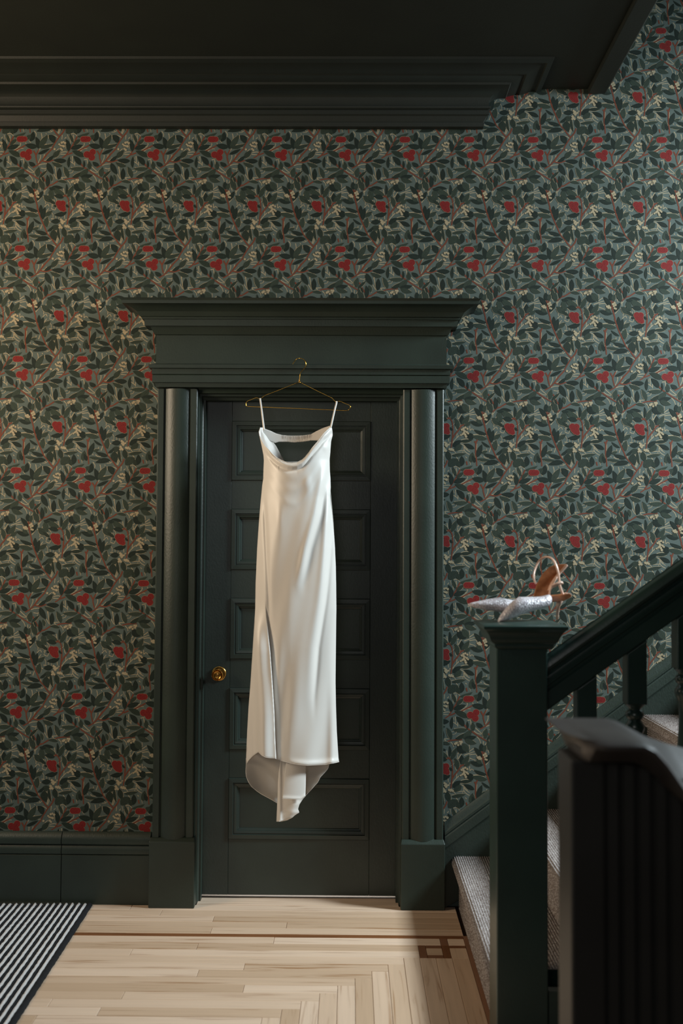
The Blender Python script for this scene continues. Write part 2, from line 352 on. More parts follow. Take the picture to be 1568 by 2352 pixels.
def build_wall():
    PX, PZ = .2673, .464
    SX, SZ = PX / 1541, PZ / 2690
    ox, oz = .773 - 925 * SX, 1.698 + 1385 * SZ      # world place of the tile's upper left corner
    tp = tile_polys()
    V = []; FS = []; FL = []; COLS = []; n = 0
    def add(pts, col):
        nonlocal n
        V.extend(pts); FL.append(len(pts)); FS.extend(range(n, n + len(pts))); n += len(pts); COLS.extend([col] * len(pts))
    def bx(x0, x1, z0, z1):
        y0, y1 = 0.0, .14
        c = [(x0, y0, z0), (x1, y0, z0), (x1, y0, z1), (x0, y0, z1), (x0, y1, z0), (x1, y1, z0), (x1, y1, z1), (x0, y1, z1)]
        for f in ((0, 1, 2, 3), (7, 6, 5, 4), (0, 4, 5, 1), (3, 2, 6, 7), (0, 3, 7, 4), (1, 5, 6, 2)): add([c[i] for i in f], C_BG)
    bx(-3.4, XA - .02, 0, 5.2); bx(XB + .02, 4.4, 0, 5.2); bx(XA - .02, XB + .02, ZT + .02, 5.2)
    pre = []
    for pts, col, lay in tp:
        a = np.array(pts, float); x = a[:, 0] * SX; z = -a[:, 1] * SZ
        pre.append((x, z, col, -.00012 * lay, x.min(), x.max(), z.min(), z.max()))
    for i in range(-10, 5):
        for j in range(-6, 5):
            dx, dz = ox + i * PX, oz + j * PZ
            for x, z, col, y, xa, xb, za, zb in pre:
                a, b, c, d = xa + dx, xb + dx, za + dz, zb + dz
                if b < -1.85 or a > 1.95 or c < .02 or c > 4.05: continue
                if b > XA - .09 and a < XB + .09 and c < ZT + .2: continue
                if d > 3.28 and b < .45: continue
                if d < .24 and b < -.66: continue
                add([(p + dx, y, q + dz) for p, q in zip(x.tolist(), z.tolist())], col)
    me = bpy.data.meshes.new('wall_back')
    V = np.array(V, np.float32)
    me.vertices.add(len(V)); me.vertices.foreach_set('co', V.ravel())
    me.loops.add(len(FS)); me.loops.foreach_set('vertex_index', np.array(FS, np.int32))
    FL = np.array(FL, np.int32); st = np.concatenate([[0], np.cumsum(FL)[:-1]]).astype(np.int32)
    me.polygons.add(len(FL)); me.polygons.foreach_set('loop_start', st); me.polygons.foreach_set('loop_total', FL)
    me.update(calc_edges=True)
    ca = me.color_attributes.new('print', 'FLOAT_COLOR', 'POINT')
    c4 = np.ones((len(V), 4), np.float32); c4[:, :3] = np.array(COLS, np.float32)
    ca.data.foreach_set('color', c4.ravel())
    mt, nt, b = newmat('printed_wallpaper')
    at_ = nt.nodes.new('ShaderNodeAttribute'); at_.attribute_name = 'print'
    nz = noise(nt, 420, 3)
    mr = nt.nodes.new('ShaderNodeMapRange'); mr.inputs['From Min'].default_value = .3; mr.inputs['From Max'].default_value = .7
    mr.inputs['To Min'].default_value = .66; mr.inputs['To Max'].default_value = 1.04
    nt.links.new(nz.outputs[0], mr.inputs['Value'])
    mx = nt.nodes.new('ShaderNodeVectorMath'); mx.operation = 'SCALE'
    nt.links.new(at_.outputs['Color'], mx.inputs[0]); nt.links.new(mr.outputs[0], mx.inputs['Scale'])
    nt.links.new(mx.outputs[0], b.inputs['Base Color'])
    b.inputs['Roughness'].default_value = .75; b.inputs['Specular IOR Level'].default_value = .25
    me.materials.append(mt)
    o = bpy.data.objects.new('wall_back', me); COL.objects.link(o)
    o['kind'] = 'structure'
    return o
wall = build_wall()

# ------------------------------------------------------------------ the rest of the shell
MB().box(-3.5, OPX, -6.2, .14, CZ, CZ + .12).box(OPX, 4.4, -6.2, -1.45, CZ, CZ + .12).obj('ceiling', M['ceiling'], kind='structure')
MB().box(-3.54, -3.4, -6.2, .14, 0, CZ).obj('wall_left', M['plain'], kind='structure')
MB().box(-3.54, 4.54, -6.34, -6.2, 0, CZ).obj('wall_front', M['plain'], kind='structure')
MB().box(4.4, 4.54, -6.2, .14, 0, 5.2).obj('wall_right', M['plain'], kind='structure')
MB().box(OPX, 4.4, -1.57, -1.45, CZ + .12, 5.2).obj('wall_upper', M['plain'], kind='structure')
MB().box(OPX - .12, 4.54, -1.57, .14, 5.2, 5.3).obj('ceiling_upper', M['ceiling'], kind='structure')
MB().box(OPX - .12, OPX, -1.57, .14, CZ + .12, 5.2).obj('wall_landing', M['plain'], kind='structure')
# edge board round the stairwell opening
bevel(MB().box(OPX - .075, OPX + .004, -1.45, -.002, CZ - .022, CZ).obj('trim_1', M['ceiling'], kind='structure'), .006)

# cornice : (z, projection)
CL = [(3.199, .03), (3.214, .034), (3.216, .028), (3.238, .042), (3.242, .05), (3.258, .052), (3.262, .046), (3.266, .056), (3.272, .058), (3.276, .05), (3.292, .05), (3.31, .056), (3.322, .072), (3.330, .094),
      (3.331, .125), (3.338, .13), (3.346, .165), (3.350, .172), (3.345, .182), (3.349, .20), (3.362, .235), (3.362, .247), (3.357, .252), (3.363, .272), (CZ, .276)]
def moulding_x(name, levels, x0, x1, mat, right_return=True, left_return=False, kind='structure', parent=None, base=0.0, wallY=0.0, smooth=False):
    R = []
    for z, o in levels:
        xl = x0 - (o if left_return else 0); xr = x1 + (o if right_return else 0)
        R.append([(xl, wallY, z), (xr, wallY, z), (xr, -(o + base), z), (xl, -(o + base), z)])
    o = MB().rings(R).obj(name, mat, parent, kind=kind)
    return o
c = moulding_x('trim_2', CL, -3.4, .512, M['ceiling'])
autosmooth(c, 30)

# ------------------------------------------------------------------ door casing and header
def casing(xo0, xo1, z0, z1, name):
    """half round column between two fillets, profile across x"""
    w_ = xo1 - xo0
    pr = [(0, 0), (0, -.030), (.004, -.033), (.026, -.033), (.028, -.027), (.030, -.027)]
    for k in range(13):
        s = k / 12; pr.append((.031 + (w_ - .062) * s, -.026 - .019 * math.sin(math.pi * s) ** .8))
    pr += [(w_ - .030, -.027), (w_ - .028, -.027), (w_ - .026, -.033), (w_ - .004, -.033), (w_, -.030), (w_, 0)]
    R = [[(xo0 + x, y, z) for x, y in pr] for z in (z0, z1)]
    o = MB().rings(R).obj(name, M['paint'], kind='structure')
    return autosmooth(o, 25)
casing(-.797, -.632, .27, 2.10, 'trim_3')
casing(.213, .379, .27, 2.10, 'trim_4')
def plinth(x0, x1, name):
    o = MB().frames([(0, x0, x1, -.052, 0), (.262, x0, x1, -.052, 0), (.276, x0 + .004, x1 - .004, -.036, 0)]).obj(name, M['paint'], kind='structure')
    return bevel(o, .003)
plinth(-.806, -.621, 'trim_5'); plinth(.207, .385, 'trim_6')
HL = []
for y, o in [(890, .0), (880, .003), (879, .012), (863, .012), (861, .009), (860, .014), (848, .014), (846, .024), (838, .026), (836, .0), (771, .0), (769, .006), (767, .008), (752, .020), (750, .022), (749, .040), (734, .042), (733, .050), (729, .050),
             (727, .056), (723, .060), (716, .066), (708, .082), (699, .104), (697, .116), (690, .118), (684, .126)]:
    HL.append((at(690, y, Y=-(o + .045))[2], o))
HX0, HX1 = -.803, .389
R = [[(HX0 - o, 0, z), (HX1 + o, 0, z), (HX1 + o, -(o + .045), z), (HX0 - o, -(o + .045), z)] for z, o in HL]
hd = MB().rings(R).obj('trim_7', M['paint'], kind='structure'); autosmooth(hd, 28)
HOOKZ, HOOKY = HL[8][0], -.071

# jambs with stops
def jamb(name, side):
    x = XA if side < 0 else XB
    s = -side
    pr = [(-.02, .14), (-.02, -.012), (.0, -.018), (.002, .0), (.010, .002), (.010, .030), (.014, .034), (.022, .034), (.022, .068), (.009, .068), (.009, .14)]
    pts = [(x + s * a, b) for a, b in pr]
    if side > 0: pts = pts[::-1]
    return MB().rings([[(a, b, z) for a, b in pts] for z in (0, ZT)]).obj(name, M['paint'], kind='structure')
jamb('trim_8', -1); jamb('trim_9', 1)
pr = [(.14, .02), (-.012, .02), (-.018, 0), (0, -.002), (.002, -.010), (.03, -.010), (.034, -.022), (.068, -.022), (.068, -.009), (.14, -.009)]
MB().rings([[(x, b, ZT + a) for b, a in pr][::-1] for x in (XA, XB)]).obj('trim_10', M['paint'], kind='structure')

# ------------------------------------------------------------------ door
door = bpy.data.objects.new('door_1', None); COL.objects.link(door); door['kind'] = 'structure'
DX0, DX1, DZ0, DZ1, DY = -.619, .203, .014, 2.072, .072
PXL = (at(530, 1300, Y=DY)[0], at(850, 1300, Y=DY)[0])
PZS = [(at(690, b, Y=DY)[2], at(690, t, Y=DY)[2]) for t, b in [(968, 1104), (1170, 1309), (1375, 1514), (1581, 1722), (1788, 1928)]]
def dbox(n, x0, x1, z0, z1):
    return bevel(MB().box(x0, x1, DY, DY + .04, z0, z1).obj(n, M['door'], door), .0012, 1)
dbox('stile', DX0, PXL[0], DZ0, DZ1); dbox('stile', PXL[1], DX1, DZ0, DZ1)
zs = [DZ1] + [v for b, t in PZS for v in (t, b)] + [DZ0]
for i in range(0, len(zs), 2): dbox('rail', PXL[0] + .0004, PXL[1] - .0004, zs[i + 1], zs[i])
for b, t in PZS:
    R = []
    for ins, y in [(0, DY + .01), (0, DY - .003), (.002, DY - .005), (.018, DY - .006), (.020, DY + .001), (.023, DY + .001), (.024, DY - .001), (.034, DY + .001), (.036, DY + .007), (.041, DY + .009), (.044, DY + .014), (.044, DY + .02)]:
        R.append([(PXL[0] + ins, y, b + ins), (PXL[1] - ins, y, b + ins), (PXL[1] - ins, y, t - ins), (PXL[0] + ins, y, t - ins)])
    MB().rings(R, cap=False).obj('panel_moulding', M['door'], door)
    MB().box(PXL[0] + .03, PXL[1] - .03, DY + .013, DY + .03, b + .03, t - .03).obj('door_panel', M['door'], door)
# knob with beaded rose
kc = at(502.7, 1547, Y=DY)
ks = MB().lathe([(.0, 0), (.029, 0), (.030, .003), (.027, .006), (.020, .008), (.012, .010), (.009, .014), (.009, .030)], (kc[0], DY, kc[2]), 32, 'y')
rose = ks.obj('rosette', M['brass'], door, True); autosmooth(rose, 40)
bd = MB()
for k in range(36):
    a = 2 * math.pi * k / 36; p = (kc[0] + .0275 * math.cos(a), DY - .005, kc[2] + .0275 * math.sin(a))
    bd.lathe([(.0004, -.0018), (.0016, -.001), (.0019, 0), (.0016, .001), (.0004, .0018)], p, 6, 'y')
bd.obj('rosette_beading', M['brass'], rose, True)
kn = MB().lathe([(.008, .026), (.012, .030), (.021, .038), (.0235, .045), (.0235, .052), (.021, .056), (.0185, .054), (.017, .057), (.0165, .060), (.013, .0575), (.006, .057), (.0005, .060)], (kc[0], DY, kc[2]), 32, 'y').obj('door_knob', M['brass'], door, True)
autosmooth(kn, 40)
bd = MB()
for k in range(28):
    a = 2 * math.pi * k / 28; p = (kc[0] + .0222 * math.cos(a), DY - .0545, kc[2] + .0222 * math.sin(a))
    bd.lathe([(.0004, -.0018), (.0017, -.001), (.002, 0), (.0017, .001), (.0004, .0018)], p, 6, 'y')
bd.obj('knob_beading', M['brass'], kn, True)
MB().lathe([(.0005, .0), (.0022, .0), (.0022, .0035), (.0005, .004)], (kc[0], DY - .058, kc[2] + .001), 8, 'y').obj('keyhole', M['joint'], kn)
for z in (1.80, .30):
    h = MB()
    for q in range(3): h.lathe([(.001, -.016), (.0055, -.016), (.0055, .016), (.001, .016)], (DX1 + .003, DY - .006, z + q * .034), 10)
    h.obj('hinge', M['door'], door)

# ------------------------------------------------------------------ baseboard left
BL = [(0, .018), (.196, .018), (.2, .014), (.203, .020), (.218, .022), (.232, .018), (.238, .013), (.243, .022), (.262, .024), (.275, .018), (.284, .010), (.289, .003)]
jx = at(140, 2000, Y=-.02)[0]
for n_, (a, b_) in enumerate(((-3.4, jx - .0015), (jx + .0015, -.806))):
    o = MB().rings([[(a, 0, z), (b_, 0, z), (b_, -q, z), (a, -q, z)] for z, q in BL]).obj('baseboard_back' if n_ else 'baseboard_left', M['paint'], kind='structure'); autosmooth(o, 35)

# ------------------------------------------------------------------ floor
floor = MB().box(-3.54, 4.54, -6.3, .6, -.12, -.012).obj('floor', M['joint'], kind='structure')
rnd = random.Random(11)
def plank(x0, x1, y0, y1, mat, top=0.0):
    g = .0006
    dz = rnd.uniform(-.0008, .0) + top
    x0 += g; x1 -= g; y0 += g; y1 -= g
    e = .0012
    v = [(x0, y0, -.012), (x1, y0, -.012), (x1, y1, -.012), (x0, y1, -.012), (x0, y0, dz - e), (x1, y0, dz - e), (x1, y1, dz - e), (x0, y1, dz - e),
         (x0 + e, y0 + e, dz), (x1 - e, y0 + e, dz), (x1 - e, y1 - e, dz), (x0 + e, y1 - e, dz)]
    f = [(0, 1, 5, 4), (1, 2, 6, 5), (2, 3, 7, 6), (3, 0, 4, 7), (4, 5, 9, 8), (5, 6, 10, 9), (6, 7, 11, 10), (7, 4, 8, 11), (8, 9, 10, 11)]
    return mesh('plank', v, f, mat, floor)
PW = .0575
def row_x(y1, y0, x0, x1, joints=None):
    xs = [x0]
    if joints: xs += [j for j in joints if x0 < j < x1]
    else:
        x = x0 + rnd.uniform(.2, 1.1)
        while x < x1 - .15: xs.append(x); x += rnd.uniform(.45, 1.3)
    xs.append(x1)
    for a, b_ in zip(xs, xs[1:]): plank(a, b_, y0, y1, M['oak_x'])
XL, XR = -2.1, .64
# doorway board, rows between wall and the walnut line
plank(XA + .01, XB - .01, -.005, .5, M['oak_x'], .0)
px = lambda x, y: float(at(x, y, Z=0)[0])
top_rows = [(-.008, -.068, [px(300, 2085)]), (-.068, -.128, [px(370, 2095)]), (-.128, -.188, [px(490, 2110)]), (-.188, -.248, [px(657, 2130)]), (-.248, -.3095, [px(484, 2138)])]
for y1, y0, j in top_rows: row_x(y1, y0, XL, .43 if y1 < -.2 else .43, [-1.4] + j)
def strip_x(x0, x1, y): return plank(x0, x1, y - .0275, y, M['walnut_x'])
def strip_y(x, y0, y1): return plank(x, x + .0275, y0, y1, M['walnut_y'])
Y0 = -.3095
strip_x(XL, .427, Y0)
strip_y(.427, -2.0, Y0)
# knot corner: rows 0..2 with walnut bars
KX = [(.253, .2805), (.338, .3655)]
r0, r1, r2, r3 = Y0 - .0275, Y0 - .0275 - .063, 0, 0
row_x(r0, r0 - .063, XL, KX[1][0], [-1.5, px(629, 2158)]); plank(KX[1][1], .427, r0 - .063, r0, M['oak_x'])
strip_y(KX[1][0], r0 - .063, r0)
s2 = r0 - .063
# second row: walnut bar on its upper half from KX0 to .427
strip_x(KX[0][1], KX[1][0], s2); strip_x(KX[1][1], .427, s2)
yb = s2 - .0275
strip_y(KX[1][0], yb - .060 - .0275, s2); strip_y(KX[0][0], yb - .060 - .0275, s2)
plank(KX[0][1], KX[1][0], yb - .060, yb, M['oak_x'])
strip_x(KX[0][1], KX[1][0], yb - .060)
# rows left of the knot
rows = []
y = s2
hh = (s2 - (yb - .0875)) / 2
row_x(y, y - hh, XL, KX[0][0], [-1.2, px(455, 2168)]); y -= hh
row_x(y, y - hh, XL, KX[0][0], [-1.7, px(300, 2188)]); y -= hh
YM = y
k = 0
ends = []
JO = {0: [px(740, 2205) - 5], 1: [px(233, 2222) - 5, px(560, 2222)], 2: [px(455, 2232)], 3: [-1.3], 4: [px(559, 2270)], 5: [px(280, 2290)], 6: [px(110, 2310)], 7: [px(223, 2330)], 8: [px(75, 2347)]}
while y > -1.95:
    xe = .194 - PW * k
    if xe < XL + .3: break
    row_x(y, y - PW, XL, xe, JO.get(k, None) or None)
    ends.append((xe, y - PW * 0)); y -= PW; k += 1
# upright planks whose heads step down the mitre
yt = YM
for k_, (xe, ytop) in enumerate(ends):
    xr = .194 if k_ == 0 else ends[k_ - 1][0]
    if k_ == 0: continue
    ys = [ytop + PW * 0]
    a = ytop - 0
    yy = a - rnd.uniform(.6, 1.3)
    while yy > -1.9: ys.append(yy); yy -= rnd.uniform(.5, 1.1)
    ys.append(-2.0)
    for p, q in zip(ys, ys[1:]): plank(xe, xr, q, p, M['oak_y'])
for q in range(4):
    xa = .194 + PW * q; xb = xa + PW if q < 3 else .427
    tops = YM if xa < .36 else s2
    if q == 3: plank(KX[1][1], .427, YM, s2, M['oak_y'])
    plank(xa, xb, -1.15 - .1 * q, YM, M['oak_y']); plank(xa, xb, -2.0, -1.15 - .1 * q, M['oak_y'])
for y0_ in (-2.0,):
    yy = y0_
    while yy > -3.2:
        plank(-2.1, .427, yy - .12, yy, M['oak_x']); yy -= .12

# ------------------------------------------------------------------ rug
mt, nt, b = newmat('black_wool'); n = noise(nt, 500, 4); r = ramp(nt, n.outputs[0], [(.35, lin((6, 8, 12))), (.7, lin((20, 24, 30)))])
nt.links.new(r.outputs[0], b.inputs['Base Color']); b.inputs['Roughness'].default_value = .95; bump(nt, b, n.outputs[0], 1, .004); M['black_wool'] = mt
mt, nt, b = newmat('white_wool'); n = noise(nt, 450, 4); r = ramp(nt, n.outputs[0], [(.3, lin((186, 178, 174))), (.65, lin((236, 232, 228)))])
nt.links.new(r.outputs[0], b.inputs['Base Color']); b.inputs['Roughness'].default_value = .95; bump(nt, b, n.outputs[0], 1, .004); M['white_wool'] = mt
ra = math.radians(1.7)
rug = thing('striped_rug', 'black and white striped rug with a black border lying in the lower left corner', 'rug', (-1.035, -.03, 0))
rug.rotation_euler = (0, 0, ra)
def ridge(name, x0, x1, y0, y1, h, mat, seed):
    rr = random.Random(seed); ny = int((y1 - y0) / .012); Rg = []
    for i in range(ny + 1):
        yv = y0 + (y1 - y0) * i / ny; a = rr.uniform(-.0011, .0011); b_ = rr.uniform(-.0011, .0011); hz = h + rr.uniform(-.0008, .0012)
        xa, xb = x0 + a, x1 + b_; wd = xb - xa
        Rg.append([(xa, yv, 0.0012), (xa + .08 * wd, yv, hz * .7), (xa + .3 * wd, yv, hz), (xa + .7 * wd, yv, hz), (xb - .08 * wd, yv, hz * .7), (xb, yv, .0012)])
    return MB().rings(Rg).obj(name, mat, rug, True)
MB().box(-1.1, -.002, -1.9, 0, .0006, .004).obj('backing', M['black_wool'], rug)
ridge('border', -.021, 0, -1.9, 0, .0125, M['black_wool'], 1)
x = -.0215; q = 2
while x > -1.05:
    ridge('white_stripe', x - .0128, x, -1.9, -.006, .0135, M['white_wool'], q); x -= .0128
    ridge('black_stripe', x - .0122, x, -1.9, -.006, .0115, M['black_wool'], q + 1); x -= .0122; q += 2

# ------------------------------------------------------------------ dress
dress = thing('satin_dress', 'long ivory satin slip dress with draped cowl neck, hung on the door', 'dress', (-.17, -.11, .3))
def interp(x, T):
    if x <= T[0][0]: return T[0][1:] if len(T[0]) > 2 else T[0][1]
    for a, b_ in zip(T, T[1:]):
        if x <= b_[0]:
            t = (x - a[0]) / (b_[0] - a[0] + 1e-12); t = max(0, min(1, t))
            v = [p + (q - p) * t for p, q in zip(a[1:], b_[1:])]
            return v if len(v) > 1 else v[0]
    return T[-1][1:] if len(T[-1]) > 2 else T[-1][1]
def W(px_, py_, Y): 
    p = at(px_, py_, Y=Y); return (p[0], p[1], p[2])
def sheet(name, mat, nu, nv, fn, parent, thick=.0012, label=None):
    v = []; f = []
    for j in range(nv + 1):
        for i in range(nu + 1): v.append(fn(i / nu, j / nv))
    for j in range(nv):
        for i in range(nu):
            a = j * (nu + 1) + i; f.append((a, a + nu + 1, a + nu + 2, a + 1))
    o = mesh(name, v, f, mat, parent, True, label=label)
    if thick:
        s = o.modifiers.new('thickness', 'SOLIDIFY'); s.thickness = thick; s.offset = 0
    to_local(o, parent)
    return o
def ss(a, b_, x):
    t = max(0, min(1, (x - a) / (b_ - a))); return t * t * (3 - 2 * t)
def gau(x, c_, s): return math.exp(-((x - c_) / s) ** 2)
EDGE = [(979, 596, 761), (990, 594, 763), (1000, 596, 763.5), (1013, 599, 760), (1025, 602, 759), (1040, 605, 758), (1055, 606, 756.5), (1080, 605, 757), (1100, 604.5, 758.5), (1120, 602, 759), (1140, 600, 758), (1160, 598, 760), (1200, 594.5, 765), (1260, 590.5, 769), (1340, 587, 771.5), (1400, 586, 772), (1430, 585, 771.5),
        (1480, 581, 771), (1560, 576, 770), (1620, 571, 771), (1680, 567.5, 773), (1720, 566, 775.5), (1742, 566, 777), (1760, 566, 780)]
NECK = [(593, 991), (597, 1004), (607, 1023), (616, 1032), (625.5, 1043), (636, 1052), (650, 1059), (660, 1062.5), (671, 1063.3), (682, 1062), (694, 1056), (700.5, 1050), (708.6, 1040), (718, 1027), (731, 1012), (743, 996), (754, 985.5), (760, 979), (764, 979)]
HEM = [(564, 1758), (566, 1755), (570, 1747), (580, 1736), (587, 1731), (593, 1727), (601, 1735), (609, 1739), (618, 1740.5), (632, 1741.5), (634, 1743), (648, 1748), (678, 1755.5), (706, 1758), (747, 1756), (772, 1751.5), (780, 1749)]
FOLD = [(1300, 601), (1390, 609), (1440, 614), (1500, 620), (1560, 624), (1640, 629), (1700, 631), (1741, 633)]   # right lip of the left fold
R1 = [(1080, 742), (1120, 734), (1180, 722), (1260, 700), (1340, 684)]
R2 = [(1100, 757), (1180, 754), (1267, 748), (1340, 742), (1384, 737), (1487, 721), (1600, 712)]
def front(u, v):
    # iterate: x depends on row, rows depend on x
    x = 0; yv = 0
    xl, xr = 595, 763
    for _ in range(3):
        x = xl + (xr - xl) * u
        y0 = interp(x, NECK); y1 = interp(x, HEM)
        yv = y0 + (y1 - y0) * v
        xl, xr = interp(yv, EDGE)
    hw = (xr - xl) / 2; s = (x - xl) / (2 * hw)
    dn = yv - y0
    bulge = (1 - abs(2 * s - 1) ** 2.6)
    Y = -.102 - .062 * bulge
    # roll of the cowl and its crease
    mid = ss(0, .15, s) * (1 - ss(.9, 1, s) * .5)
    Y -= .010 * gau(dn, 7, 6) * mid
    Y += .007 * gau(dn, 17 if x > 640 else 15, 4.5) * mid
    # nested drapes over the bust
    for k_, (c_, amp) in enumerate(((34, .0012), (62, .0012), (96, .0014))):
        Y -= amp * gau(dn, c_ * (1 - .25 * abs(2 * s - 1)), 9) * math.sin(math.pi * s) ** 1.2
    for bx_, by_, sx_, sy_, am in ((706, 1110, 9, 20, .0045), (641, 1190, 10, 35, .003), (690, 1150, 14, 30, -.003), (748, 1028, 8, 9, .003)):
        Y -= am * gau(x, bx_, sx_) * gau(yv, by_, sy_)
    # long diagonal pleats falling from the right strap
    a1 = ss(1050, 1110, yv) * (1 - ss(1280, 1380, yv)); xc = interp(yv, R1)
    Y -= .0085 * a1 * gau(x, xc, 9); Y += .004 * a1 * gau(x, xc + 16, 8)
    a2 = ss(1085, 1150, yv) * (1 - ss(1520, 1680, yv)); xc = interp(yv, R2)
    Y -= .0095 * a2 * gau(x, xc - 4, 8 + 5 * ss(1200, 1500, yv)); Y += .006 * a2 * gau(x, xc + 10, 6)
    # left vertical creases
    a3 = ss(1130, 1200, yv) * (1 - ss(1380, 1450, yv)); xc = 606 + (yv - 1130) * .045
    Y += .006 * a3 * gau(x, xc, 4.5)
    # left fold with a sharp lip
    a4 = ss(1370, 1500, yv); lip = interp(yv, FOLD)
    d = x - lip
    if d <= 0: Y -= .036 * a4 * ss(-52, -27, d) * (1 - .55 * ss(-27, 0, d))
    else: Y -= a4 * (.0162 * (1 - ss(0, 1.6, d)) - .009 * ss(0, 1.6, d) * math.exp(-(max(0, d - 2) / 9.0) ** 2))
    Y += .006 * ss(1450, 1600, yv) * gau(x, 586 + (yv - 1500) * .0, 6)
    # broad soft folds of the skirt
    a5 = ss(1250, 1600, yv)
    Y -= .006 * a5 * math.sin((x - 652) / 17.0) * ss(642, 668, x)
    Y -= .008 * ss(1450, 1740, yv) * gau(x, 762, 9)
    Y -= .006 * gau(yv, y1 - 3, 7) * ss(655, 690, x)        # hem flares out a little
    Y -= .0022 * math.sin(x * .11 + yv * .021) * ss(1090, 1200, yv)
    return W(x, yv, Y)
fp = sheet('front_panel', M['satin'], 150, 240, front, dress)
# neckline piping, hem piping
pp = [front(i / 80, 0) for i in range(81)]
to_local(MB().tube([(a, b_ - .001, c_) for a, b_, c_ in pp], .0013, 6).obj('neckline_piping', M['satin'], dress, True), dress)
pp = [front(i / 150, 1) for i in range(151)]
to_local(MB().tube(pp, .0012, 6).obj('hem_piping', M['satin'], dress, True), dress)
# side back strips seen beyond the front panel, above the hem
BACK = [(1060, 612, 752), (1110, 604, 757), (1140, 600, 760), (1200, 594.5, 765.5), (1300, 588.5, 771), (1400, 585.8, 772), (1560, 575.5, 770.3), (1700, 566.5, 770), (1740, 565, 762), (1756, 565.5, 755), (1765, 564.5, 753), (1775, 564.5, 744.5), (1785, 566, 735), (1797, 571, 729), (1807, 578, 720), (1817, 590, 711), (1824, 600, 704), (1832, 615, 698), (1838, 626, 690), (1845, 637, 684)]
def back(u, v):
    yv = 1060 + 785 * v
    xl, xr = interp(yv, BACK); x = xl + (xr - xl) * u
    Y = -.100 + .030 * (1 - abs(2 * u - 1) ** 2)
    if yv > 1700:
        # crease running from the left cusp down to the middle
        dl = (x - 583) * .54 - (yv - 1736) * .84
        Y -= .008 * ss(1700, 1740, yv) * (1 / (1 + math.exp(-dl / 2.0)))
        Y -= .02 * ss(1740, 1800, yv) * gau(x, 564, 16)
        Y += .003 * math.sin(x * .12 + yv * .07) * ss(690, 710, x)
    return W(x, yv, Y)
sheet('back_panel', M['satin_in'], 70, 200, back, dress, label='inside of the back panel below the front hem')
bp_ = [back(0, .868 + .132 * i / 30) for i in range(31)] + [back(i / 10, 1) for i in range(1, 10)] + [back(1, 1 - .125 * i / 30) for i in range(31)]
to_local(MB().tube(bp_, .0012, 6).obj('back_hem_piping', M['satin'], dress, True), dress)
TR = [(1735, 645, 703), (1748, 644, 703), (1775, 640, 702.5), (1799, 638, 702), (1827, 637.5, 701), (1834, 637, 696), (1848, 636.3, 687), (1858, 636, 684), (1866, 635.6, 687), (1873, 635.4, 676), (1878, 635.2, 671), (1884, 635, 659), (1886.5, 635, 647)]
def train(u, v):
    yv = 1735 + 151.5 * v; xl, xr = interp(yv, TR); x = xl + (xr - xl) * u
    Y = -.118 - .012 * math.sin(math.pi * u) - .008 * gau(x, 642, 5) - .010 * ss(1835, 1850, yv) * gau(x, 680 - (yv - 1850) * .4, 12)
    return W(x, yv, Y)
sheet('train', M['satin'], 40, 60, train, dress, label='narrow folded train hanging lowest of the dress')
def train2(u, v):
    xl0 = 658 - 10 * v; x = xl0 + (703 - 2 * v - xl0) * u
    yb = 1834 + 2 * u - 8 * ss(.75, 1, u)
    yv = 1738 + (yb - 1738) * v
    Y = -.134 - .022 * math.sin(math.pi * min(1, u * .62 + .38) ) ** .8 
    Y -= .004 * gau(v, 1, .05)
    return W(x, yv, Y)
sheet('train_fold', M['satin'], 30, 40, train2, dress)
to_local(MB().tube([train2(i / 30, 1) for i in range(31)], .0012, 6).obj('fold_piping', M['satin'], dress, True), dress)
to_local(MB().tube([train(i / 30, 1) for i in range(31)], .0012, 6).obj('train_piping', M['satin'], dress, True), dress)
# facing turned in at the left of the neckline
FT = [(983, 597, 606), (992, 594, 609), (1001.5, 596, 617.5), (1012, 600, 624), (1024, 607, 633.6), (1039, 618, 641.6), (1050, 632, 647.5), (1060, 645, 653)]
def facing(u, v):
    yv = 982 + 78 * v; xl, xr = interp(yv, FT); x = xl + (xr - xl) * u
    Y = -.116 + .030 * u + .003 * math.sin(u * 7 + v * 5)
    return W(x, yv, Y)
sheet('neck_facing', M['satin'], 30, 40, facing, dress)
def facing2(u, v):   # small turned-in corner at the right strap
    yv = 979 + 20 * v; x = 752 - 12 * v + (763 - 752 + 4 * v) * u + 0 * v
    return W(x, yv, -.112 + .006 * u)
def edge_r(u, v):    # folded band sagging below the right side of the neckline
    xa = 700 + 60 * u; yt = interp(xa, NECK); yv = yt + (26 + 10 * u) * v
    xl, xr = interp(yv, EDGE); xa = min(xa, xr - .5)
    return W(xa, yv, -.150 + .045 * ss(.5, 1, u) - .010 * math.sin(math.pi * v))
BT = [(597, 983), (609, 985), (620, 989), (633.6, 995.5), (647, 999), (660, 1000.6), (680.4, 1000.8), (698, 1000), (714, 997.5), (727, 990), (740.7, 983.4), (754, 978.7), (761, 977)]
BB = [(597, 1000), (620, 1014), (631, 1017.6), (640, 1015), (660, 1015), (676, 1016), (696.5, 1014.6), (714, 1011.6), (730, 1012), (745, 1010), (761, 1000)]
def band(u, v):
    x = 597 + 164 * u; g = ss(643, 650, x) * (1 - ss(713, 719, x))
    yt = interp(x, BT) + .5 * g * math.sin(x * 2.1); yb = interp(x, BB) + .6 * g * math.sin(x * 1.9 + 1)
    yv = yt + (yb - yt) * v
    Y = -.104 + .034 * math.sin(math.pi * u) - .0017 * g * (math.sin(x * 2.05 + 1.2 * math.sin(x * .35)) * (.6 + .4 * math.sin(v * 6)))
    return W(x, yv, Y)
sheet('back_band', M['satin_in'], 260, 8, band, dress, label='gathered elastic band across the back')
